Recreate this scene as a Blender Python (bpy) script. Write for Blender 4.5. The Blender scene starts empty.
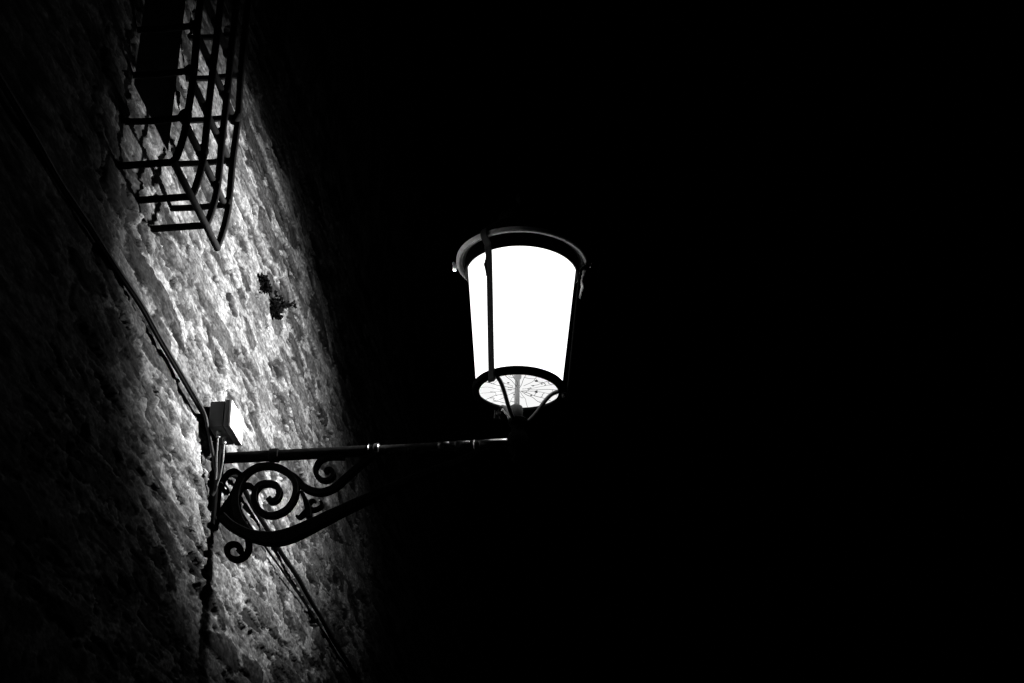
# Night street lantern on a rubble stone house wall, black and white.
# World axes: the wall face is the plane X = 0 (outside is +X), Y runs along the wall, Z is up, metres.
import bpy, bmesh, math, random
import numpy as np
from mathutils import Vector, Matrix

sc = bpy.context.scene
col = sc.collection
rnd = random.Random(7)
PI = math.pi

# ------------------------------------------------------------------ helpers
def link(o, parent=None):
    col.objects.link(o)
    if parent is not None:
        o.parent = parent
    return o

def world_loc(o):
    v = Vector((0, 0, 0))
    while o is not None:
        v += Vector(o.location); o = o.parent
    return v

TILT = [None]
def obj(name, bm, mat, parent=None, base=None, smooth=True):
    """bm is given in world coordinates; the mesh is stored relative to its thing's base."""
    if TILT[0] is not None: bmesh.ops.transform(bm, matrix=TILT[0], verts=bm.verts)
    org = world_loc(parent) if parent is not None else Vector(base or (0, 0, 0))
    bmesh.ops.translate(bm, verts=bm.verts, vec=-org)
    bmesh.ops.recalc_face_normals(bm, faces=bm.faces)
    me = bpy.data.meshes.new(name)
    bm.to_mesh(me); bm.free()
    if smooth:
        for p in me.polygons: p.use_smooth = True
        try: me.set_sharp_from_angle(angle=math.radians(38))
        except Exception: pass
    me.materials.append(mat)
    o = bpy.data.objects.new(name, me)
    link(o, parent)
    if parent is None: o.location = org
    return o

def thing(name, label, cat, loc, group=None):
    o = bpy.data.objects.new(name, None)
    o.empty_display_size = .1
    o.location = loc
    link(o)
    return tag(o, label, cat, group)

def tag(o, label, cat, group=None, kind=None):
    if label: o['label'] = label
    if cat: o['category'] = cat
    if group: o['group'] = group
    if kind: o['kind'] = kind
    return o

def spline(pts, n=8):
    """Catmull-Rom through points of any dimension"""
    P = [tuple(p) for p in pts]
    P = [tuple(2*a-b for a, b in zip(P[0], P[1]))] + P + [tuple(2*a-b for a, b in zip(P[-1], P[-2]))]
    out = []
    for i in range(1, len(P)-2):
        p0, p1, p2, p3 = P[i-1], P[i], P[i+1], P[i+2]
        for k in range(n):
            t = k/n
            out.append(tuple(.5*((2*b)+(-a+c)*t+(2*a-5*b+4*c-d)*t*t+(-a+3*b-3*c+d)*t**3)
                             for a, b, c, d in zip(p0, p1, p2, p3)))
    out.append(P[-2])
    return out

def strip_rings(bm, rings, close=True):
    vs = [[bm.verts.new(p) for p in r] for r in rings]
    m = len(vs[0])
    for a, b in zip(vs, vs[1:]):
        for k in range(m):
            bm.faces.new((a[k], a[(k+1) % m], b[(k+1) % m], b[k]))
    if close:
        bm.faces.new(vs[0][::-1]); bm.faces.new(vs[-1])
    return vs

def tube(bm, pts, r, n=10):
    """round bar along pts; r a number or one radius per point"""
    P = [Vector(p) for p in pts]
    R = r if isinstance(r, (list, tuple)) else [r]*len(P)
    up = None; rings = []
    for i, p in enumerate(P):
        t = (P[min(i+1, len(P)-1)] - P[max(i-1, 0)]).normalized()
        if up is None:
            up = t.orthogonal().normalized()
        up = (up - t*up.dot(t)).normalized()
        s = t.cross(up)
        rings.append([p + (up*math.cos(2*PI*k/n) + s*math.sin(2*PI*k/n))*R[i] for k in range(n)])
    strip_rings(bm, rings)

def forged(bm, pts, w, depth=.026, y=0., n=8, bev=.28):
    """flat iron bar bent in the bracket's plane (X, Z); w = width in that plane (number or list per control point)"""
    if isinstance(w, (list, tuple)):
        ctl = [(p[0], p[1], w[i]) for i, p in enumerate(pts)]
    else:
        ctl = [(p[0], p[1], w) for p in pts]
    S = spline(ctl, n)
    rings = []
    for i, (x, z, ww) in enumerate(S):
        a = S[max(i-1, 0)]; b = S[min(i+1, len(S)-1)]
        tx, tz = b[0]-a[0], b[1]-a[1]
        L = math.hypot(tx, tz) or 1
        nx, nz = -tz/L, tx/L
        h = max(ww, .002)/2; d = depth/2
        c = min(h, d)*bev*2*.5
        prof = [(-h+c, -d), (h-c, -d), (h, -d+c), (h, d-c), (h-c, d), (-h+c, d), (-h, d-c), (-h, -d+c)]
        rings.append([(x+nx*u, y+v, z+nz*u) for u, v in prof])
    strip_rings(bm, rings)

def box(bm, x0, x1, y0, y1, z0, z1, bev=0.0, seg=2):
    r = bmesh.ops.create_cube(bm, size=1)
    for v in r['verts']:
        v.co = Vector((x0+(v.co.x+.5)*(x1-x0), y0+(v.co.y+.5)*(y1-y0), z0+(v.co.z+.5)*(z1-z0)))
    if bev:
        es = list({e for v in r['verts'] for e in v.link_edges})
        bmesh.ops.bevel(bm, geom=es, offset=bev, segments=seg, affect='EDGES', profile=.5)

def lathe(bm, prof, cx, cy, n=72, closed=False):
    """prof: list of (r, z) turned about the vertical through (cx, cy)"""
    rings = [[(cx+r*math.cos(2*PI*k/n), cy+r*math.sin(2*PI*k/n), z) for k in range(n)] for r, z in prof]
    if closed: rings.append(rings[0])
    vs = [[bm.verts.new(p) for p in r] for r in (rings[:-1] if closed else rings)]
    if closed: vs.append(vs[0])
    for a, b in zip(vs, vs[1:]):
        for k in range(n):
            bm.faces.new((a[k], a[(k+1) % n], b[(k+1) % n], b[k]))

def ball(bm, c, r, sz=(1, 1, 1), u=14, v=8):
    q = bmesh.ops.create_uvsphere(bm, u_segments=u, v_segments=v, radius=r)
    for w in q['verts']:
        w.co = Vector((w.co.x*sz[0]+c[0], w.co.y*sz[1]+c[1], w.co.z*sz[2]+c[2]))

def prism(bm, poly, y0, y1):
    a = [bm.verts.new((x, y0, z)) for x, z in poly]
    b = [bm.verts.new((x, y1, z)) for x, z in poly]
    n = len(a)
    bm.faces.new(a); bm.faces.new(b[::-1])
    for k in range(n):
        bm.faces.new((a[k], a[(k+1) % n], b[(k+1) % n], b[k]))

# ------------------------------------------------------------------ materials (all neutral: the photograph is monochrome)
def mat(name):
    m = bpy.data.materials.new(name); m.use_nodes = True
    nt = m.node_tree; b = nt.nodes['Principled BSDF']
    return m, nt, b

def metal(name, v, rough, spec=.5, var=.5, bump=.25, scale=60, metallic=0.):
    """painted or bare iron: patchy colour, patchy roughness and a slightly lumpy skin"""
    m, nt, b = mat(name)
    tc = nt.nodes.new('ShaderNodeTexCoord')
    n1 = nt.nodes.new('ShaderNodeTexNoise'); n1.inputs['Scale'].default_value = scale; n1.inputs['Detail'].default_value = 6
    nt.links.new(tc.outputs['Object'], n1.inputs['Vector'])
    cr = nt.nodes.new('ShaderNodeValToRGB')
    cr.color_ramp.elements[0].position = .3; cr.color_ramp.elements[1].position = .75
    a = v*(1-var); c = v*(1+var)
    cr.color_ramp.elements[0].color = (a, a, a, 1); cr.color_ramp.elements[1].color = (c, c, c, 1)
    nt.links.new(n1.outputs['Fac'], cr.inputs['Fac']); nt.links.new(cr.outputs['Color'], b.inputs['Base Color'])
    mr = nt.nodes.new('ShaderNodeMapRange'); mr.inputs['To Min'].default_value = max(rough-.12, .05); mr.inputs['To Max'].default_value = min(rough+.15, 1)
    nt.links.new(n1.outputs['Fac'], mr.inputs['Value']); nt.links.new(mr.outputs['Result'], b.inputs['Roughness'])
    bp = nt.nodes.new('ShaderNodeBump'); bp.inputs['Strength'].default_value = bump; bp.inputs['Distance'].default_value = .003
    nt.links.new(n1.outputs['Fac'], bp.inputs['Height']); nt.links.new(bp.outputs['Normal'], b.inputs['Normal'])
    b.inputs['Specular IOR Level'].default_value = spec
    b.inputs['Metallic'].default_value = metallic
    return m

M_iron = metal('black_painted_iron', .002, .85, .02, .5, .35, 70)
M_arm = metal('black_gloss_pipe', .02, .22, .9, .4, .2, 40)
M_lantern = metal('dark_lantern_metal', .010, .45, .45, .5, .3, 60)
M_rim = metal('worn_rim_metal', .85, .5, .4, .1, .35, 45, .2)
M_reflect = metal('added_fill_white', .8, .5, .4, .05, .05, 20)
M_grey = metal('grey_fitting', .12, .6, .3, .25, .2, 50)
M_sleeve = metal('highlight_sleeve_metal', .5, .2, .5, .5, .12, 35, 1.)  # brighter metal, chosen to put highlights along the arm
M_holder = metal('pale_holder_ceramic', .5, .5, .4, .15, .1, 50)
M_grille = metal('rusty_black_bar', .006, .8, .1, .6, .6, 55)
M_boxp = metal('lit_box_front', .6, .6, .4, .05, .06, 30)  # front of the box, coloured as the face the lamp lights
M_boxs = metal('shaded_box_sides', .1, .6, .25, .15, .08, 30)  # body and lid darkened in colour, as the sides turned from the lamp
M_cable = metal('grey_cable_sheath', .03, .55, .1, .4, .15, 30)
M_cabled = metal('black_cable_sheath', .003, .8, .03, .4, .15, 30)
M_lead = metal('pale_cable_sheath', .2, .5, .4, .25, .15, 40)
M_frame = metal('dark_window_timber', .05, .7, .3, .4, .4, 25)
M_leaf = metal('dark_weed_leaf', .003, .9, .02, .5, .2, 40)

def glow(name, L, var=0.):
    m = bpy.data.materials.new(name); m.use_nodes = True
    nt = m.node_tree; nt.nodes.clear()
    out = nt.nodes.new('ShaderNodeOutputMaterial')
    em = nt.nodes.new('ShaderNodeEmission'); em.inputs['Strength'].default_value = L; em.inputs['Color'].default_value = (1, 1, 1, 1)
    tr = nt.nodes.new('ShaderNodeBsdfTransparent')
    ad = nt.nodes.new('ShaderNodeAddShader')
    nt.links.new(em.outputs[0], ad.inputs[0]); nt.links.new(tr.outputs[0], ad.inputs[1])
    nt.links.new(ad.outputs[0], out.inputs['Surface'])
    return m
M_glass = glow('lit_opal_glass', .95)
M_bulb = glow('lit_bulb', 5)

m, nt, b = mat('window_pane_glass'); M_pane = m
b.inputs['Base Color'].default_value = (.01, .01, .01, 1); b.inputs['Roughness'].default_value = .12
n = nt.nodes.new('ShaderNodeTexNoise'); n.inputs['Scale'].default_value = 3
bp = nt.nodes.new('ShaderNodeBump'); bp.inputs['Strength'].default_value = .05
nt.links.new(n.outputs['Fac'], bp.inputs['Height']); nt.links.new(bp.outputs['Normal'], b.inputs['Normal'])

# rubble wall: the mesh carries 'tint' (albedo of stone, mortar, crevice); nodes add the grain
m, nt, b = mat('rubble_stone_and_mortar'); M_wall = m
at = nt.nodes.new('ShaderNodeAttribute'); at.attribute_name = 'tint'
geo = nt.nodes.new('ShaderNodeNewGeometry')
na = nt.nodes.new('ShaderNodeTexNoise'); na.inputs['Scale'].default_value = 55; na.inputs['Detail'].default_value = 8; na.inputs['Roughness'].default_value = .7
nb = nt.nodes.new('ShaderNodeTexNoise'); nb.inputs['Scale'].default_value = 9; nb.inputs['Detail'].default_value = 5
nc = nt.nodes.new('ShaderNodeTexVoronoi'); nc.inputs['Scale'].default_value = 38
mp = nt.nodes.new('ShaderNodeMapping'); mp.inputs['Scale'].default_value = (1, .3, 1.1); nt.links.new(geo.outputs['Position'], mp.inputs['Vector'])
for q in (na, nb, nc): nt.links.new(mp.outputs[0], q.inputs['Vector'])
ra = nt.nodes.new('ShaderNodeMapRange'); ra.inputs['From Min'].default_value = .33; ra.inputs['From Max'].default_value = .67
ra.inputs['To Min'].default_value = .4; ra.inputs['To Max'].default_value = 1.45
nt.links.new(na.outputs['Fac'], ra.inputs['Value'])
rb = nt.nodes.new('ShaderNodeMapRange'); rb.inputs['From Min'].default_value = .3; rb.inputs['From Max'].default_value = .7
rb.inputs['To Min'].default_value = .72; rb.inputs['To Max'].default_value = 1.15
nt.links.new(nb.outputs['Fac'], rb.inputs['Value'])
m1 = nt.nodes.new('ShaderNodeMath'); m1.operation = 'MULTIPLY'
nt.links.new(ra.outputs[0], m1.inputs[0]); nt.links.new(rb.outputs[0], m1.inputs[1])
m2 = nt.nodes.new('ShaderNodeMath'); m2.operation = 'MULTIPLY'; m2.use_clamp = True
nt.links.new(m1.outputs[0], m2.inputs[0]); nt.links.new(at.outputs['Fac'], m2.inputs[1])
nd = nt.nodes.new('ShaderNodeTexNoise'); nd.inputs['Scale'].default_value = 105; nd.inputs['Detail'].default_value = 4; nd.inputs['Roughness'].default_value = .6
mp2 = nt.nodes.new('ShaderNodeMapping'); mp2.inputs['Scale'].default_value = (1, .5, 1); nt.links.new(geo.outputs['Position'], mp2.inputs['Vector']); nt.links.new(mp2.outputs[0], nd.inputs['Vector'])
rd = nt.nodes.new('ShaderNodeMapRange'); rd.inputs['From Min'].default_value = .40; rd.inputs['From Max'].default_value = .56
rd.inputs['To Min'].default_value = 1.18; rd.inputs['To Max'].default_value = .58; nt.links.new(nd.outputs['Fac'], rd.inputs['Value'])
m3 = nt.nodes.new('ShaderNodeMath'); m3.operation = 'MULTIPLY'; nt.links.new(m2.outputs[0], m3.inputs[0]); nt.links.new(rd.outputs[0], m3.inputs[1])
nt.links.new(m3.outputs[0], b.inputs['Base Color'])
b.inputs['Roughness'].default_value = .95; b.inputs['Specular IOR Level'].default_value = .12
bp = nt.nodes.new('ShaderNodeBump'); bp.inputs['Strength'].default_value = .8; bp.inputs['Distance'].default_value = .006
hs = nt.nodes.new('ShaderNodeMath'); hs.operation = 'MULTIPLY_ADD'; hs.inputs[1].default_value = .4
nt.links.new(nc.outputs['Distance'], hs.inputs[0]); nt.links.new(na.outputs['Fac'], hs.inputs[2])
nt.links.new(hs.outputs[0], bp.inputs['Height']); nt.links.new(bp.outputs['Normal'], b.inputs['Normal'])

m, nt, b = mat('cobbled_street'); M_street = m
geo = nt.nodes.new('ShaderNodeNewGeometry')
v = nt.nodes.new('ShaderNodeTexVoronoi'); v.feature = 'DISTANCE_TO_EDGE'; v.inputs['Scale'].default_value = 7
nt.links.new(geo.outputs['Position'], v.inputs['Vector'])
cr = nt.nodes.new('ShaderNodeValToRGB'); cr.color_ramp.elements[0].color = (.012, .012, .012, 1); cr.color_ramp.elements[1].color = (.08, .08, .08, 1)
cr.color_ramp.elements[1].position = .12
nt.links.new(v.outputs['Distance'], cr.inputs['Fac']); nt.links.new(cr.outputs['Color'], b.inputs['Base Color'])
bp = nt.nodes.new('ShaderNodeBump'); bp.inputs['Strength'].default_value = .6; bp.inputs['Distance'].default_value = .02
nt.links.new(cr.outputs['Color'], bp.inputs['Height']); nt.links.new(bp.outputs['Normal'], b.inputs['Normal'])
b.inputs['Roughness'].default_value = .8

# ------------------------------------------------------------------ traced ironwork, metres in the bracket's plane (x, z)
BIG_SCROLL = [(0.1967, 3.8807), (0.2088, 3.8683), (0.2266, 3.8765), (0.2328, 3.9021), (0.2200, 3.9259), (0.1929, 3.9357), (0.1635, 3.9301), (0.1487, 3.9062), (0.1490, 3.8746), (0.1668, 3.8389), (0.1978, 3.8187), (0.2337, 3.8205), (0.2652, 3.8398), (0.2859, 3.8750), (0.2899, 3.9168), (0.2745, 3.9528), (0.2462, 3.9805), (0.2119, 3.9965), (0.1783, 4.0017), (0.1421, 3.9950), (0.1106, 3.9717), (0.0917, 3.9407), (0.0830, 3.8989), (0.0850, 3.8568), (0.0983, 3.8144), (0.1187, 3.7790), (0.1469, 3.7523)]
S_SCROLL = [(0.2327, 3.9847), (0.2805, 3.9558), (0.3211, 3.9131), (0.3712, 3.8941), (0.4197, 3.9068), (0.4560, 3.9389), (0.4924, 3.9737), (0.5360, 4.0125), (0.5626, 4.0392)]
SMALL_SCROLL = [(0.4504, 4.0222), (0.4249, 4.0235), (0.3970, 4.0233), (0.3695, 4.0127), (0.3547, 3.9861), (0.3583, 3.9587), (0.3786, 3.9387), (0.4014, 3.9386), (0.4144, 3.9504), (0.4157, 3.9655), (0.4044, 3.9770), (0.3939, 3.9748), (0.3914, 3.9646)]
LOWER_ARM = [(0.0393, 3.8212), (0.0766, 3.7868), (0.1235, 3.7593), (0.1695, 3.7410), (0.2282, 3.7330), (0.2854, 3.7447), (0.3452, 3.7707), (0.4183, 3.8070), (0.4918, 3.8415), (0.5655, 3.8744), (0.6462, 3.9088), (0.7476, 3.9478), (0.8662, 3.9898), (0.9580, 4.0334)]
FOOT_CURL = [(0.1160, 3.7722), (0.1357, 3.7370), (0.1411, 3.6993), (0.1287, 3.6741), (0.1016, 3.6638), (0.0737, 3.6799), (0.0675, 3.7074), (0.0841, 3.7202), (0.1048, 3.7139), (0.1126, 3.6986), (0.1042, 3.6894)]
FOOT_PIECE = [(0.0224, 3.8076), (0.0311, 3.8454), (0.0496, 3.8781), (0.0748, 3.8768), (0.0957, 3.8215), (0.1264, 3.7649), (0.1036, 3.7625), (0.0685, 3.7916), (0.0476, 3.8064)]
SPROUT = [(0.0852, 3.8707), (0.0949, 3.9159), (0.1156, 3.9325), (0.1375, 3.9229), (0.1513, 3.8969)]
LEAF_A = [(0.0972, 3.9724), (0.0726, 3.9879), (0.0479, 3.9798), (0.0306, 3.9473), (0.0354, 3.9209), (0.0535, 3.9109)]
LEAF_B = [(0.0911, 3.9656), (0.0774, 3.9273), (0.0656, 3.8927), (0.0503, 3.8689)]
F_STEM = [(0.3101, 3.8989), (0.3245, 3.8686), (0.3365, 3.8360), (0.3409, 3.8039)]
F_LEFT = [(0.3345, 3.8281), (0.3201, 3.8155), (0.3082, 3.8055), (0.2963, 3.8113)]
F_RIGHT = [(0.3340, 3.8361), (0.3544, 3.8309), (0.3741, 3.8369), (0.3835, 3.8487), (0.3768, 3.8607)]
F_UP = [(0.3337, 3.8415), (0.3403, 3.8572), (0.3499, 3.8647), (0.3602, 3.8615)]
LIGHT_R, BEAM_CY, BEAM_SY, BEAM_CZ, BEAM_SZ, BEAM_I, BEAM_F = .022, .22, 1.12, .02, .88, 275., 1.

# ------------------------------------------------------------------ setting: street
bm = bmesh.new()
vs = [bm.verts.new(p) for p in ((0, -300, 0), (600, -300, 0), (600, 600, 0), (0, 600, 0))]
bm.faces.new(vs)
vs = [bm.verts.new(p) for p in ((-600, -300, -.004), (0, -300, -.004), (0, 600, -.004), (-600, 600, -.004))]
bm.faces.new(vs)
tag(obj('street', bm, M_street, smooth=False), None, None, kind='structure')

# ------------------------------------------------------------------ the house wall
def hash2(i, j, k):
    h = (i.astype(np.int64)*374761393 + j.astype(np.int64)*668265263 + k*1274126177) & 0xffffffff
    h = ((h ^ (h >> 13))*1274126177) & 0xffffffff
    h = (h ^ (h >> 16)) & 0xffffffff
    h = (h*2246822519) & 0xffffffff
    h = h ^ (h >> 15)
    return (h & 0xffffff)/float(0xffffff)

def vnoise(x, y, k):
    i = np.floor(x); j = np.floor(y); fx = x-i; fy = y-j
    fx = fx*fx*fx*(fx*(fx*6-15)+10); fy = fy*fy*fy*(fy*(fy*6-15)+10)
    a = hash2(i, j, k); b = hash2(i+1, j, k); c = hash2(i, j+1, k); d = hash2(i+1, j+1, k)
    return (a*(1-fx)+b*fx)*(1-fy)+(c*(1-fx)+d*fx)*fy

def fbm(x, y, k, o=5, g=.5):
    s = 0; a = 1; t = 0
    for q in range(o):
        s = s+a*vnoise(x*2**q+q*17.3, y*2**q+q*9.1, k+q*7); t += a; a *= g
    return s/t

def sstep(a, b, x):
    t = np.clip((x-a)/(b-a), 0, 1); return t*t*(3-2*t)

def axis(a0, d0, d1, a1, step, grow=1.18, extra=()):
    mid = list(np.arange(d0, d1, step))
    lo = []; s = step; p = d0
    while p > a0: s = min(s*grow, .5); p -= s; lo.append(max(p, a0))
    hi = []; s = step; p = mid[-1]
    while p < a1: s = min(s*grow, .5); p += s; hi.append(min(p, a1))
    return np.array(lo[::-1]+mid+hi)

WY0, WY1, WZ0, WZ1 = -1.17, -.81, 4.76, 5.75           # window opening
ys = axis(-9, -1.55, 2.7, 16, .0068)
zs = axis(0, 3.05, 5.95, 9, .0058)
def snap(arr, v): arr[np.argmin(abs(arr-v))] = v
for v in (WY0, WY1): snap(ys, v)
for v in (WZ0, WZ1): snap(zs, v)
Y, Z = np.meshgrid(ys, zs, indexing='ij')

def stones(Y, Z, cy, cz, k):
    """irregular rubble in rough courses -> (edge distance, per stone randoms, local coords)"""
    wy = Y + .09*(fbm(Y*3.1, Z*3.1, k+1, 3)-.5) + .035*(fbm(Y*14, Z*14, k+5, 3)-.5)
    wz = Z + .085*(fbm(Y*2.2, Z*2.6, k+2, 3)-.5) + .028*(fbm(Y*13, Z*13, k+6, 3)-.5)
    v = wz/cz; j0 = np.floor(v)
    F1 = np.full(Y.shape, 9.); F2 = np.full(Y.shape, 9.); ID = np.zeros(Y.shape); DX = np.zeros(Y.shape); DZ = np.zeros(Y.shape)
    for dj in (-1, 0, 1):
        j = j0+dj
        sh = hash2(j, j*0, k+11)
        wid = .65+.9*hash2(j, j*0, k+12)
        u = wy/(cy*wid)+sh*5
        i0 = np.floor(u)
        for di in (-1, 0, 1):
            i = i0+di
            px = i+.5+.62*(hash2(i, j, k+13)-.5); pz = j+.5+.62*(hash2(i, j, k+14)-.5)
            dx = (u-px)*wid**.5; dz = v-pz
            rot = (hash2(i, j, k+15)-.5)*.5
            dzz = dz+rot*dx
            d = (np.abs(dx)**2.6+np.abs(dzz)**2.6)**(1/2.6)
            better = d < F1
            F2 = np.where(better, F1, np.minimum(F2, d))
            ID = np.where(better, i*131+j*7919, ID); DX = np.where(better, dx, DX); DZ = np.where(better, dzz, DZ)
            F1 = np.where(better, d, F1)
    return F2-F1, F1, ID, DX, DZ

def wall_surface(Y, Z):
    E1, F1, ID, DX, DZ = stones(Y, Z, .41, .098, 3)
    r1 = hash2(ID, ID*0, 51); r2 = hash2(ID, ID*0, 52); r3 = hash2(ID, ID*0, 53); r4 = hash2(ID, ID*0, 54)
    n1 = fbm(Y*2.4, Z*6, 21, 5); n2 = fbm(Y*6, Z*22, 22, 5, .6); n3 = fbm(Y*17, Z*58, 23, 4, .6); n4 = fbm(Y*1.4, Z*2.2, 24, 3)
    n5 = fbm(Y*45, Z*70, 25, 3, .65)
    # how much of the stone stands clear of the smeared mortar
    reach = .07+.32*r1+.55*(n1-.5)+.20*(n2-.5)
    stone = sstep(.0, .05, E1-reach)
    bare = stone*(.35+.65*sstep(.25, .45, r2))
    dome = (1-np.clip(F1*1.5, 0, 1)**2)
    hs = (r3-.45)*.018+.004*dome+(r4-.5)*.018*DX+(r1-.5)*.010*DZ+.007*(n2-.5)
    hm = .010*(n1-.5)+.006*(n2-.5)+.003*(n3-.5)
    h = hm*(1-stone)+hs*stone
    # thin slates packed in the joints
    E3, F3, ID3, _, _ = stones(Y, Z, .19, .034, 91)
    q = hash2(ID3, ID3*0, 61); q2 = hash2(ID3, ID3*0, 62)
    chip = sstep(.14, .24, E3-.3*(n2-.5))*(q > .68)*(1-stone)
    h = h+chip*(.010*(q2-.6))
    # crevices along the stone edges, long open bed joints, pits
    edge = np.exp(-((E1-reach-.01)/.035)**2)
    crev = edge*sstep(.45, .54, fbm(Y*4, Z*9, 31, 4))
    bed = np.abs(fbm(Y*1.6, Z*13, 33, 4)-.5)
    crack = (1-sstep(.004, .016, bed))*sstep(.47, .57, fbm(Y*2.5, Z*5, 35, 3))
    pit = sstep(.635, .68, fbm(Y*5.5, Z*27, 37, 4, .55))
    pit2 = sstep(.63, .71, fbm(Y*22, Z*66, 39, 3))
    hole = np.clip(crev*.9+crack*.85+pit*.8, 0, 1)
    h = h-.016*hole-.005*pit2+.002*(n5-.5)
    # albedo
    pale_rim = np.exp(-((E1-reach+.05)/.045)**2)*(1-stone)  # paler mortar outline round each stone
    tm = .235+.17*(n2-.5)+.16*(n1-.5)+.13*(n3-.5)+.10*(n5-.5)+.08*pale_rim
    ts = .030+.135*r4**1.4+.07*(n2-.5)+.07*(n3-.5)+.05*(n5-.5)
    t = tm*(1-bare)+ts*bare
    t = t*(1-chip*(.45+.45*q2))
    E4, F4, ID4, _, _ = stones(Y, Z, .30, .066, 191)
    q4 = hash2(ID4, ID4*0, 63); q5 = hash2(ID4, ID4*0, 64)
    sl = E4-.25*(n2-.5)-.15*(n3-.5)
    slot = sstep(.20, .25, sl)*(q4 > .76)
    lip = np.exp(-((sl-.17)/.05)**2)*(q4 > .76)
    h = h-slot*(.006+.010*q5)+lip*.003
    t = t*(1-slot*(.55+.33*q5))+.07*lip
    t = t*(1-.88*hole)*(1-.55*pit2)
    t = t*(.64+.32*n4)
    return h*.8, np.clip(t, .004, .4)

Hh, T = wall_surface(Y, Z)
# keep the ring of vertices round the window flat
ring = (Y > WY0-.02) & (Y < WY1+.02) & (Z > WZ0-.02) & (Z < WZ1+.02)
Hh[ring] = 0
ny, nz = len(ys), len(zs)
co = np.stack([Hh, Y, Z], -1).reshape(-1, 3).astype(np.float32)
ii, jj = np.meshgrid(np.arange(ny-1), np.arange(nz-1), indexing='ij')
yc = (ys[:-1]+ys[1:])[ii]/2; zc = (zs[:-1]+zs[1:])[jj]/2
keep = ~((yc > WY0) & (yc < WY1) & (zc > WZ0) & (zc < WZ1))
a = (ii*nz+jj)[keep]; b_ = ((ii+1)*nz+jj)[keep]; c_ = ((ii+1)*nz+jj+1)[keep]; d_ = (ii*nz+jj+1)[keep]
quads = np.stack([a, b_, c_, d_], -1).astype(np.int32)
me = bpy.data.meshes.new('wall')
me.vertices.add(len(co)); me.vertices.foreach_set('co', co.ravel())
me.loops.add(quads.size); me.loops.foreach_set('vertex_index', quads.ravel())
me.polygons.add(len(quads)); me.polygons.foreach_set('loop_start', np.arange(0, quads.size, 4, dtype=np.int32))
me.polygons.foreach_set('loop_total', np.full(len(quads), 4, dtype=np.int32))
me.polygons.foreach_set('use_smooth', np.ones(len(quads), dtype=bool))
me.update(calc_edges=True)
at = me.attributes.new('tint', 'FLOAT', 'POINT'); at.data.foreach_set('value', T.ravel().astype(np.float32))
me.materials.append(M_wall)
house = thing('stone_house', 'tall dark house wall of rough rubble stone and smeared mortar, lit by the lamp', 'house', (0, 0, 0))
link(bpy.data.objects.new('wall', me), house)
# window in the wall
def frame_bm(x0, x1, y0, y1, z0, z1, w):
    bm = bmesh.new()
    box(bm, x0, x1, y0, y0+w, z0, z1); box(bm, x0, x1, y1-w, y1, z0, z1)
    box(bm, x0, x1, y0+w, y1-w, z0, z0+w); box(bm, x0, x1, y0+w, y1-w, z1-w, z1)
    ym = (y0+y1)/2
    box(bm, x0+.004, x1-.004, ym-w*.4, ym+w*.4, z0+w, z1-w)
    return bm
bm = bmesh.new()                                           # the reveal: four sides of the opening
q = [(WY0, WZ0), (WY1, WZ0), (WY1, WZ1), (WY0, WZ1)]
A = [bm.verts.new((0, y, z)) for y, z in q]; B2 = [bm.verts.new((-.26, y, z)) for y, z in q]
for k in range(4): bm.faces.new((A[k], A[(k+1) % 4], B2[(k+1) % 4], B2[k]))
win = obj('window', bm, M_frame, house, smooth=False)
obj('frame', frame_bm(-.26, -.20, WY0+.002, WY1-.002, WZ0+.002, WZ1-.002, .06), M_frame, win, smooth=False)
bm = bmesh.new(); box(bm, -.238, -.232, WY0+.05, WY1-.05, WZ0+.05, WZ1-.05)
obj('pane', bm, M_pane, win, smooth=False)
bm = bmesh.new(); box(bm, -.6, -.28, -9, 16, 0, 9)          # back of the wall, closes the room behind
obj('core', bm, M_frame, house, smooth=False)

# ------------------------------------------------------------------ the lamp on its bracket
AX, AY = 1.046, 0.0
lamp = thing('wall_lamp', 'lit white tapered lantern on a black scrolled iron bracket fixed to the stone wall', 'street lamp', (0, 0, 3.7))
br_bm = bmesh.new()
forged(br_bm, LOWER_ARM, [.034, .034, .036, .042, .050, .052, .048, .042, .037, .033, .030, .028, .026, .022], .034)
bracket = obj('bracket', br_bm, M_iron, lamp)
def brpart(name, items):
    bm = bmesh.new()
    for pts, w, d in items: forged(bm, pts, w, d)
    return obj(name, bm, M_iron, bracket)
nb = len(BIG_SCROLL)
brpart('scroll', [(BIG_SCROLL, [.020, .021, .021, .021, .021]+[.0215]*9+[.022]*6+[.024, .026, .029, .032, .034, .034, .030], .028)])
brpart('scroll', [(S_SCROLL, [.016, .022, .025, .026, .026, .026, .025, .024, .020], .0255), (SMALL_SCROLL, [.018, .018, .018, .017, .017, .016, .016, .015, .015, .014, .014, .015, .013], .0275)])
brpart('scroll', [(FOOT_CURL, [.024, .021, .019, .018, .018, .017, .017, .017, .018, .019, .012], .0265)])
brpart('leaf_ornament', [(F_STEM, [.012, .016, .022, .018], .030), (F_LEFT, [.022, .018, .012, .007], .022), (F_RIGHT, [.022, .016, .012, .011, .008], .0225), (F_UP, [.020, .014, .010, .006], .0235)])
bm = bmesh.new(); forged(bm, SPROUT, [.016, .017, .018, .017, .012], .0235)
forged(bm, LEAF_A, [.012, .015, .015, .013, .013, .008], .0245); forged(bm, LEAF_B, [.012, .013, .012, .011], .0225)
prism(bm, FOOT_PIECE, -.0125, .0125)
obj('leaf_ornament', bm, M_iron, bracket)
bm = bmesh.new(); box(bm, -.012, .022, -.033, .033, 3.785, 4.10, .004)
for z in (3.81, 4.075): ball(bm, (.022, .018, z), .009, (.6, 1, 1)); ball(bm, (.022, -.018, z), .009, (.6, 1, 1))
obj('wall_plate', bm, M_iron, bracket)
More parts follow.
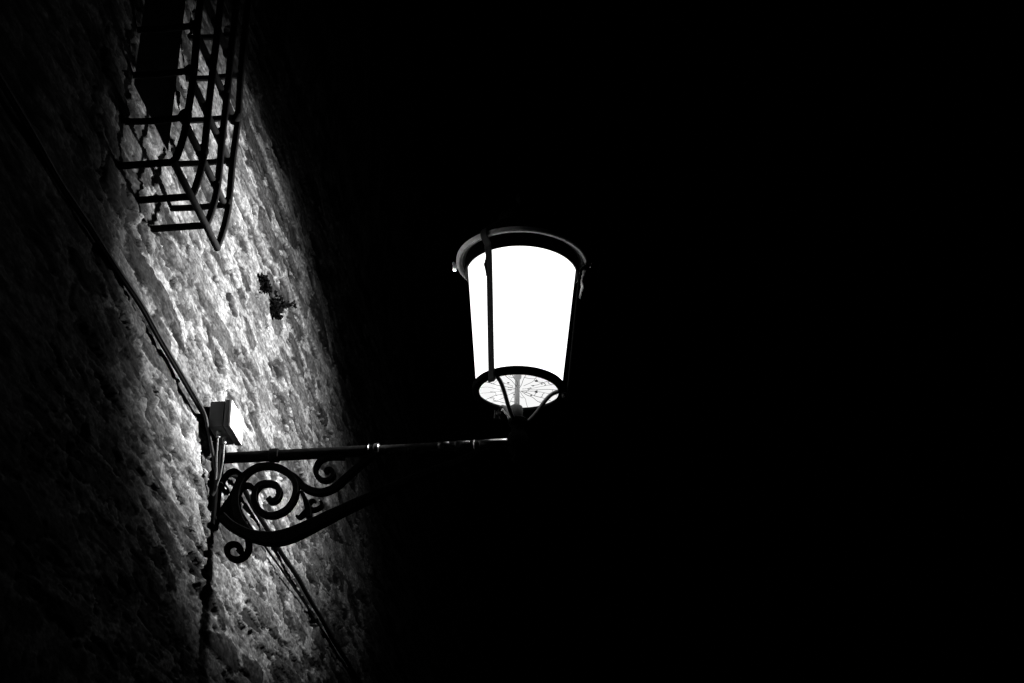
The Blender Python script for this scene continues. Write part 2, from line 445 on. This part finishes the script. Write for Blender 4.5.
# arm: a steel pipe with collars and lumpy joints
bm = bmesh.new()
tube(bm, [(.02, 0, 4.040), (.30, 0, 4.0405), (.56, 0, 4.0415)], .0195, 20)
obj('socket_pipe', bm, M_iron, bracket)
bm = bmesh.new()
tube(bm, [(.56, 0, 4.0415), (.78, 0, 4.043), (1.02, 0, 4.045)], .0165, 20)
arm = obj('arm', bm, M_arm, lamp)
for x0, x1, r in ((.188, .222, .0245), (.532, .537, .023), (.552, .572, .0235), (.775, .812, .0178), (.832, .884, .0174), (.895, .901, .0182), (.915, 1.012, .0174)):
    bm = bmesh.new()
    z = 4.040+.005*x0
    tube(bm, [(x0, 0, z), (x0+.003, 0, z), (x1-.003, 0, z), (x1, 0, z)], [r-min(.003, r-.0160), r, r, r-min(.003, r-.0160)], 20)
    obj('collar', bm, M_sleeve if x0 > .6 else M_arm if x0 > .5 else M_iron, arm)
# hub under the lantern
bm = bmesh.new()
lathe(bm, [(.0, 3.965), (.012, 3.97), (.020, 3.985), (.012, 4.0), (.030, 4.012), (.036, 4.03), (.036, 4.06), (.030, 4.075), (.022, 4.085), (.022, 4.105), (.034, 4.115), (.034, 4.128), (.024, 4.137), (.0, 4.139)], AX, AY, 28)
TILT[0] = Matrix.Translation((AX, AY, 4.06)) @ Matrix.Rotation(math.radians(1.3), 4, 'Y') @ Matrix.Translation((-AX, -AY, -4.06))
hub = obj('hub', bm, M_iron, lamp)
bm = bmesh.new()
lathe(bm, [(.0, 4.137), (.016, 4.138), (.023, 4.150), (.024, 4.166), (.021, 4.180), (.012, 4.187), (.0, 4.188)], AX-.008, AY, 28)
obj('knob', bm, M_grey, lamp)
bm = bmesh.new()
lathe(bm, [(.0, 4.186), (.0095, 4.187), (.0085, 4.25), (.0085, 4.285), (.0135, 4.292), (.0150, 4.315), (.0180, 4.34), (.0165, 4.35), (.0, 4.351)], AX-.006, AY, 20)
holder = obj('lamp_holder', bm, M_holder, lamp)
bm = bmesh.new(); ball(bm, (AX-.006, AY, 4.40), .035, (1, 1, 1.4)); obj('bulb', bm, M_bulb, holder)
# glass: a tapered cone wall, thin
bm = bmesh.new()
lathe(bm, [(.1465, 4.249), (.1945, 4.7505)], AX, AY, 96)
glass = obj('glass', bm, M_glass, lamp)
# bottom ring
bm = bmesh.new()
lathe(bm, [(.1365, 4.2335), (.155, 4.231), (.1605, 4.234), (.1605, 4.253), (.157, 4.257), (.1495, 4.257), (.1495, 4.240), (.1365, 4.2365)], AX, AY, 96, True)
obj('bottom_ring', bm, M_iron, lamp)
# wire guard across the opening: thin, uneven, cobweb-like
bm = bmesh.new()
NW = 19
angs = [2*PI*(k+.6*rnd.random())/NW for k in range(NW)]
for a in angs:
    r0 = rnd.choice((.012, .03, .05)); P = []
    for t in range(5):
        r = r0+(.1395-r0)*t/4; aa = a+rnd.uniform(-.05, .05)
        P.append((AX+r*math.cos(aa), AY+r*math.sin(aa), 4.246+rnd.uniform(-.002, .002)))
    tube(bm, spline(P, 3), rnd.uniform(.0005, .0010), 5)
for rr in (.035, .066, .098, .122):
    for k in range(NW):
        if rnd.random() < .45:
            a0, a1 = angs[k], angs[(k+1) % NW]+(2*PI if k == NW-1 else 0)
            P = [(AX+(rr+rnd.uniform(-.008, .008)-.006*math.sin(PI*t/3))*math.cos(a0+(a1-a0)*t/3),
                  AY+(rr+rnd.uniform(-.006, .006)-.006*math.sin(PI*t/3))*math.sin(a0+(a1-a0)*t/3), 4.2465+rnd.uniform(-.002, .002)) for t in range(4)]
            tube(bm, spline(P, 3), rnd.uniform(.0005, .0010), 5)
for k in range(9):                                        # caught flies and crumbs
    a = rnd.uniform(0, 2*PI); r = rnd.uniform(.03, .11)
    ball(bm, (AX+r*math.cos(a), AY+r*math.sin(a), 4.247), rnd.uniform(.0025, .0045), (1.4, .8, .7), 8, 6)
obj('wire_guard', bm, M_lantern, lamp)
# band round the top of the glass and the rolled rim above it
bm = bmesh.new()
lathe(bm, [(.1955, 4.705), (.2020, 4.703), (.2040, 4.707), (.2040, 4.752), (.1955, 4.752)], AX, AY, 96, True)
obj('top_band', bm, M_iron, lamp)
bm = bmesh.new()
lathe(bm, [(.203, 4.7565), (.2095, 4.7545), (.2135, 4.7495), (.2165, 4.7515), (.2180, 4.7575), (.2195, 4.750), (.2240, 4.7435), (.2310, 4.7435), (.2355, 4.750), (.2350, 4.7600), (.228, 4.766), (.205, 4.768), (.203, 4.767)], AX, AY, 128, True)
rim = obj('rim', bm, M_rim, lamp)
# roof: stepped dome with a finial
bm = bmesh.new()
prof = [(.0, 4.7685), (.215, 4.7685), (.218, 4.774), (.205, 4.785), (.188, 4.812), (.158, 4.848), (.118, 4.878), (.085, 4.892), (.082, 4.90), (.082, 4.925), (.092, 4.93), (.088, 4.94), (.058, 4.965), (.030, 4.985), (.016, 5.0), (.016, 5.01), (.026, 5.022), (.028, 5.035), (.020, 5.05), (.008, 5.065), (.0, 5.085)]
lathe(bm, prof, AX, AY, 64)
obj('roof', bm, M_iron, lamp)
bm = bmesh.new()
lathe(bm, [(.0, 4.745), (.10, 4.748), (.194, 4.750), (.194, 4.753), (.0, 4.753)], AX, AY, 64)  # unseen white disc, added to brighten the top of the glass
obj('added_fill_disc', bm, M_reflect, lamp)
# three ribs and three curved legs; azimuth 0 points to -Y
def at_az(r, deg, z):
    a = math.radians(deg); return Vector((AX+r*math.sin(a), AY-r*math.cos(a), z))
AZ0 = -9
for i, az in enumerate((-36-AZ0, 84-AZ0, 204-AZ0)):
    bm = bmesh.new()
    prof = [(.230, 4.7700), (.239, 4.766), (.2415, 4.752), (.238, 4.738), (.224, 4.728), (.2125, 4.715), (.2085, 4.700), (.203, 4.66), (.190, 4.50), (.177, 4.34), (.1695, 4.25), (.168, 4.225), (.170, 4.212), (.166, 4.203)]
    S = spline(prof, 4)
    a = math.radians(az); tx, ty = math.cos(a), math.sin(a); ox, oy = math.sin(a), -math.cos(a)
    rings = []
    for k, (r, z) in enumerate(S):
        hw = .0118 if z < 4.72 else .0135
        d = .0035
        p = Vector((AX+ox*r, AY+oy*r, z))
        q0 = S[max(k-1, 0)]; q1 = S[min(k+1, len(S)-1)]
        dr, dz = q1[0]-q0[0], q1[1]-q0[1]; L = math.hypot(dr, dz)
        nr, nzz = -dz/L, dr/L
        nvec = Vector((ox*nr, oy*nr, nzz)); t = Vector((tx, ty, 0))
        rings.append([p+t*hw*.85+nvec*d, p-t*hw*.85+nvec*d, p-t*hw+nvec*d*.4, p-t*hw-nvec*d*.4, p-t*hw*.85-nvec*d, p+t*hw*.85-nvec*d, p+t*hw-nvec*d*.4, p+t*hw+nvec*d*.4])
    strip_rings(bm, rings)
    rib = obj('rib', bm, M_iron if i == 1 else M_lantern, lamp)  # right rib in blacker metal, shade coloured in to mute its lit edge
    bm = bmesh.new()                                       # cast leaf on the rib's edge
    side = Vector((-tx, -ty, 0)) if i != 1 else Vector((ox, oy, 0))
    c0 = at_az(.206, az, 4.72)
    for (u, z, s) in ((.011, 4.738, .007), (.013, 4.727, .006), (.012, 4.715, .0065), (.011, 4.703, .006), (.010, 4.692, .006), (.010, 4.682, .0055), (.010, 4.672, .006), (.013, 4.661, .0065), (.016, 4.650, .007), (.014, 4.639, .0065), (.012, 4.629, .006), (.011, 4.619, .006), (.010, 4.609, .0055)):
        r = .2055-(4.70-z)*.083 if z < 4.70 else .208
        p = at_az(r, az, z)+side*u
        ball(bm, p, s, (1, 1, 1.35), 10, 7)
    obj('leaf_ornament', bm, M_rim if i == 1 else M_lantern, rib)
    bm = bmesh.new()
    P = [at_az(.157, az, 4.231), at_az(.140, az, 4.238), at_az(.112, az, 4.226), at_az(.088, az, 4.198), at_az(.066, az, 4.163), at_az(.042, az, 4.132), at_az(.024, az, 4.118)]
    tube(bm, spline(P, 6), .0072, 10)
    ball(bm, at_az(.158, az, 4.222), .0105, (1, 1, 1), 10, 8)
    obj('leg', bm, M_lantern, lamp)
# catch and hinge pin on the rim
for az, s in ((-92, 1), (98, .55)):
    bm = bmesh.new()
    p = at_az(.2445, az, 4.752)
    box(bm, p.x-.006*s, p.x+.006*s, p.y-.006*s, p.y+.006*s, p.z-.014*s, p.z+.012*s, .002)
    ball(bm, p+Vector((-.004 if az < 0 else .004, 0, .016*s)), .006*s, (1, 1, 1), 10, 8)
    box(bm, min(p.x, p.x+.014*(1 if az < 0 else -1)), max(p.x, p.x+.014*(1 if az < 0 else -1)), p.y-.003, p.y+.003, p.z-.004, p.z+.004)
    obj('catch', bm, M_rim, rim)
# screw head on the hub
bm = bmesh.new(); ball(bm, (AX-.052, -.02, 4.160), .0048); tube(bm, [(AX-.052, -.02, 4.160), (AX-.02, -.008, 4.125)], .003, 8)
obj('screw', bm, M_rim, hub)

TILT[0] = None
# the light of the lamp: an unseen point source, its beam shaped to hold the pool on the wall
ld = bpy.data.lights.new('lamp_light', 'POINT'); ld.shadow_soft_size = LIGHT_R; ld.energy = 1.0
ld.use_nodes = True
nt = ld.node_tree
em = nt.nodes['Emission']
tc = nt.nodes.new('ShaderNodeTexCoord')
sx = nt.nodes.new('ShaderNodeSeparateXYZ'); nt.links.new(tc.outputs['Normal'], sx.inputs[0])
def mth(op, a, b=None, c=None):
    q = nt.nodes.new('ShaderNodeMath'); q.operation = op
    for k, v in enumerate((a, b, c)):
        if v is None: continue
        if isinstance(v, (int, float)): q.inputs[k].default_value = v
        else: nt.links.new(v, q.inputs[k])
    return q.outputs[0]
dx = mth('MAXIMUM', mth('MULTIPLY', sx.outputs[0], -1.), .02)          # towards the wall
tzr = mth('DIVIDE', sx.outputs[2], dx)
ty = mth('DIVIDE', mth('SUBTRACT', mth('DIVIDE', sx.outputs[1], dx), mth('MULTIPLY_ADD', mth('MINIMUM', tzr, 0), -.18, BEAM_CY)), BEAM_SY)
tz = mth('DIVIDE', mth('SUBTRACT', mth('DIVIDE', sx.outputs[2], dx), BEAM_CZ), BEAM_SZ)
ty = mth('ADD', mth('MINIMUM', ty, 0.), mth('MULTIPLY', mth('POWER', mth('MAXIMUM', ty, 0.), .7), .74))
tyr = mth('DIVIDE', sx.outputs[1], dx)
flat = mth('MULTIPLY_ADD', mth('MINIMUM', mth('ADD', mth('MULTIPLY', tyr, tyr), mth('MULTIPLY', tzr, tzr)), .85), .9, 1.)
tz = mth('ADD', tz, mth('MULTIPLY', mth('MAXIMUM', tz, 0.), .04))
u = mth('ADD', mth('MULTIPLY', ty, ty), mth('MULTIPLY', tz, tz))
g = mth('MULTIPLY', flat, mth('EXPONENT', mth('MULTIPLY', mth('MULTIPLY', mth('MULTIPLY', u, u), u), -.75)))
nt.links.new(mth('MULTIPLY_ADD', g, BEAM_I, BEAM_F), em.inputs['Strength'])
lo = bpy.data.objects.new('lamp_light', ld); link(lo, lamp)
lo.location = Vector((AX+.008, AY-.045, 4.50))-Vector(lamp.location)

# ------------------------------------------------------------------ projecting window grille
GX, GB = .178, 4.445                                       # depth, lower edge
gy = [-.715, -.845, -1.008, -1.192]
gz = [4.605, 4.778, 4.952, 5.125, 5.30, 5.475, 5.65, 5.825]
gril = thing('window_grille', 'black wrought iron cage grille projecting from the upper stone wall', 'window grille', (0, -.95, GB))
R = .0118
for i, y in enumerate(gy):
    bm = bmesh.new()
    P = [(GX-.016, y, GB), (GX-.006, y, GB+.03), (GX+.006, y, GB+.10), (GX+.010, y, GB+.17)]
    P += [(GX+.010+.002*math.sin(z*3), y+rnd.uniform(-.009, .009), z) for z in gz[1:]]
    tube(bm, spline(P, 4), R, 10)
    if i in (1, 2, 3):                            # tied back to the wall at the foot
        tube(bm, [(GX-.014, y, GB), (.09, y-.004, GB-.003), (-.03, y-.01, GB-.008)], R*.95, 10)
    obj('upright', bm, M_grille, gril)
for j, z in enumerate([GB]+gz):
    bm = bmesh.new()
    x = GX-.016 if j == 0 else GX-.004
    tube(bm, [(x, gy[-1]-.01, z), (x, -.95, z+rnd.uniform(-.004, .004)), (x, gy[0]+.008, z)], R, 10)
    if j >= 1:
        for yy, s in ((gy[0], 1), (gy[-1], 1)):
            tube(bm, [(x+.01, yy, z), (.08, yy+.003, z-.003), (-.03, yy, z)], R*.9, 10)
    obj('crossbar', bm, M_grille, gril)
    if j >= 1 and j < 6:
        for i, y in enumerate(gy):
            bm = bmesh.new(); ball(bm, (GX+.003, y, z+rnd.uniform(-.01, .01)), rnd.uniform(.017, .022), (1, 1, 1.15), 12, 8); obj('knot', bm, M_grille, gril)

# ------------------------------------------------------------------ junction box on the wall
jb = thing('junction_box', 'small pale electrical junction box mounted on the wall above the bracket', 'junction box', (.02, -.11, 4.063))
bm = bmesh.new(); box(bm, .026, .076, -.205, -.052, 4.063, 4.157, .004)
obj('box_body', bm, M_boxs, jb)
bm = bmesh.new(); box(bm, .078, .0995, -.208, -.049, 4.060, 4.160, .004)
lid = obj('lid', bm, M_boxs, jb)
bm = bmesh.new(); box(bm, .0998, .102, -.206, -.051, 4.062, 4.158, .001)
obj('lit_front', bm, M_boxp, lid)  # separate white sheet carries the lit tone of the box front
bm = bmesh.new(); box(bm, -.03, .025, -.19, -.066, 4.075, 4.145)
obj('back_spacer', bm, M_iron, jb)
GL = [(.052, -.165), (.06, -.115)]
for gx_, gy_ in GL:
    bm = bmesh.new()
    lathe(bm, [(.0, 4.0625), (.0085, 4.0625), (.0085, 4.052), (.0065, 4.049), (.0065, 4.040), (.0, 4.040)], gx_, gy_, 16)
    obj('cable_gland', bm, M_holder, jb)

# ------------------------------------------------------------------ cables
def cable(name, pts, r, m, label, n=6, k=8):
    bm = bmesh.new(); tube(bm, spline(pts, n), r, k)
    return tag(obj(name, bm, m, base=pts[0]), label, 'cable')
def hz(y): return .015+.003*math.sin(y*5)+.002*math.sin(y*13+1)
P = [(hz(y)+.004, y, 4.112+.004*math.sin(y*5)) for y in np.arange(-8, -.30, .22)]
P += [(.021, -.265, 4.098), (.028, -.215, 4.055), (.032, -.165, 4.005), (.034, -.115, 3.960), (.032, -.075, 3.930), (.022, -.045, 3.905), (.01, -.04, 3.885)]
cable('power_cable', P, .0062, M_cable, 'grey cable running along the wall and bending down beside the junction box')
P = [(hz(y)+.001, y, 4.101+.004*math.sin(y*5+.25)) for y in np.arange(-8, -.30, .22)]
P += [(.010, -.2, 4.098), (.006, -.12, 4.10), (.0, -.08, 4.10)]
cable('power_cable', P, .0055, M_cabled, 'black cable just under the grey one, disappearing behind the junction box')
P = [(.03, -.02, 3.93), (.022, .06, 4.0)]+[(hz(y+.3)+.004, y, 4.055-.03*sm) for y, sm in [(y, min(max((y-.3)/1.5, 0), 1.5)) for y in np.arange(.2, 9, .24)]]
cable('power_cable', P, .0095, M_cabled, 'thick black cable running behind the bracket scrolls and away along the wall')
P = [(hz(y+.7), y, 3.985-.012*math.sin(y*3)) for y in np.arange(.03, 9, .22)]
cable('power_cable', P, .004, M_cabled, 'thin black cable low on the wall, passing behind the lowest bracket curl')
for i, (gx_, gy_) in enumerate(GL):
    e = [(.044, -.135, 3.975), (.038, -.105, 3.945), (.03, -.08, 3.925)] if i == 0 else [(.056, -.10, 3.985), (.045, -.08, 3.94), (.032, -.065, 3.91)]
    cable('lead_cable', [(gx_, gy_, 4.046), (gx_-.002, gy_+.006, 4.02)]+e, .0027, M_lead,
          ['pale lead hanging from the gland nearest the bent grey cable', 'pale lead hanging from the gland nearest the lamp arm'][i])

# ------------------------------------------------------------------ weeds rooted in the wall
def weed(c, n, size, sprig, label, seed):
    rr = random.Random(seed)
    base = Vector(c)
    t = thing('wall_weed', label, 'weed', c)
    bm = bmesh.new(); st = bmesh.new()
    tips = []
    for k in range(n):
        d = Vector((rr.uniform(.4, 1), rr.uniform(-1, 1), rr.uniform(-1.1, .9))).normalized()
        L = size*rr.uniform(.35, 1)
        p1 = base+d*L
        tube(st, [base-Vector((.01, 0, 0)), base+d*L*.5+Vector((0, 0, -.006)), p1], [.002, .0016, .001], 5)
        tips.append((p1, d))
    if sprig:
        d = Vector((1., .25, .12)).normalized()
        P = [base, base+d*sprig*.5+Vector((0, 0, .006)), base+d*sprig]
        tube(st, P, [.0025, .002, .001], 5)
        for f in (.45, .6, .72, .85, 1.): tips.append((base+d*sprig*f, d))
    for p, d in tips:
        for q in range(16):
            a = (d+Vector((rr.uniform(-1, 1), rr.uniform(-1, 1), rr.uniform(-1, 1)))*.9).normalized()
            s = a.orthogonal().normalized(); s = Matrix.Rotation(rr.uniform(0, 6.28), 3, a) @ s
            L = rr.uniform(.008, .019); w = L*.36; nn = a.cross(s)
            o0 = p+Vector((rr.uniform(-1, 1), rr.uniform(-1, 1), rr.uniform(-1, 1)))*.008
            v = [bm.verts.new(x) for x in (o0, o0+a*L*.35+s*w, o0+a*L*.75+s*w*.7+nn*L*.1, o0+a*L+nn*L*.16, o0+a*L*.75-s*w*.7+nn*L*.1, o0+a*L*.35-s*w)]
            bm.faces.new(v)
    obj('stem', st, M_leaf, t); obj('leaves', bm, M_leaf, t, smooth=False)
weed((.0, .36, 4.938), 20, .040, 0, 'smaller upper tuft of dark weed growing from the wall', 3)
weed((.0, .535, 4.947), 28, .055, .085, 'larger lower tuft of dark weed with a sprig pointing sideways', 5)

# ------------------------------------------------------------------ night sky
w = bpy.data.worlds.new('World'); sc.world = w; w.use_nodes = True
nt = w.node_tree
bg = nt.nodes['Background']
sky = nt.nodes.new('ShaderNodeTexSky'); sky.sky_type = 'NISHITA'; sky.sun_disc = False
sky.sun_elevation = math.radians(-4); sky.sun_rotation = math.radians(200)
bw = nt.nodes.new('ShaderNodeRGBToBW')
nt.links.new(sky.outputs[0], bw.inputs[0]); nt.links.new(bw.outputs[0], bg.inputs['Color'])
bg.inputs['Strength'].default_value = .0002

# ------------------------------------------------------------------ camera
cd = bpy.data.cameras.new('camera'); cam = bpy.data.objects.new('camera', cd); col.objects.link(cam)
cam.location = (1.61737, -5.18925, 1.6)
cam.rotation_euler = (math.radians(90+28.5), 0, math.radians(6.5))
cd.sensor_width = 36; cd.lens = 1700*36/1024; cd.clip_end = 2000; cd.clip_start = .05
cd.dof.use_dof = True; cd.dof.focus_distance = 6.1; cd.dof.aperture_fstop = 11
sc.camera = cam
sc.view_settings.view_transform = 'Standard'; sc.view_settings.look = 'None'; sc.view_settings.exposure = 0; sc.view_settings.gamma = 1
sc.render.film_transparent = False
try:
    sc.cycles.max_bounces = 6; sc.cycles.transparent_max_bounces = 12
except Exception: pass
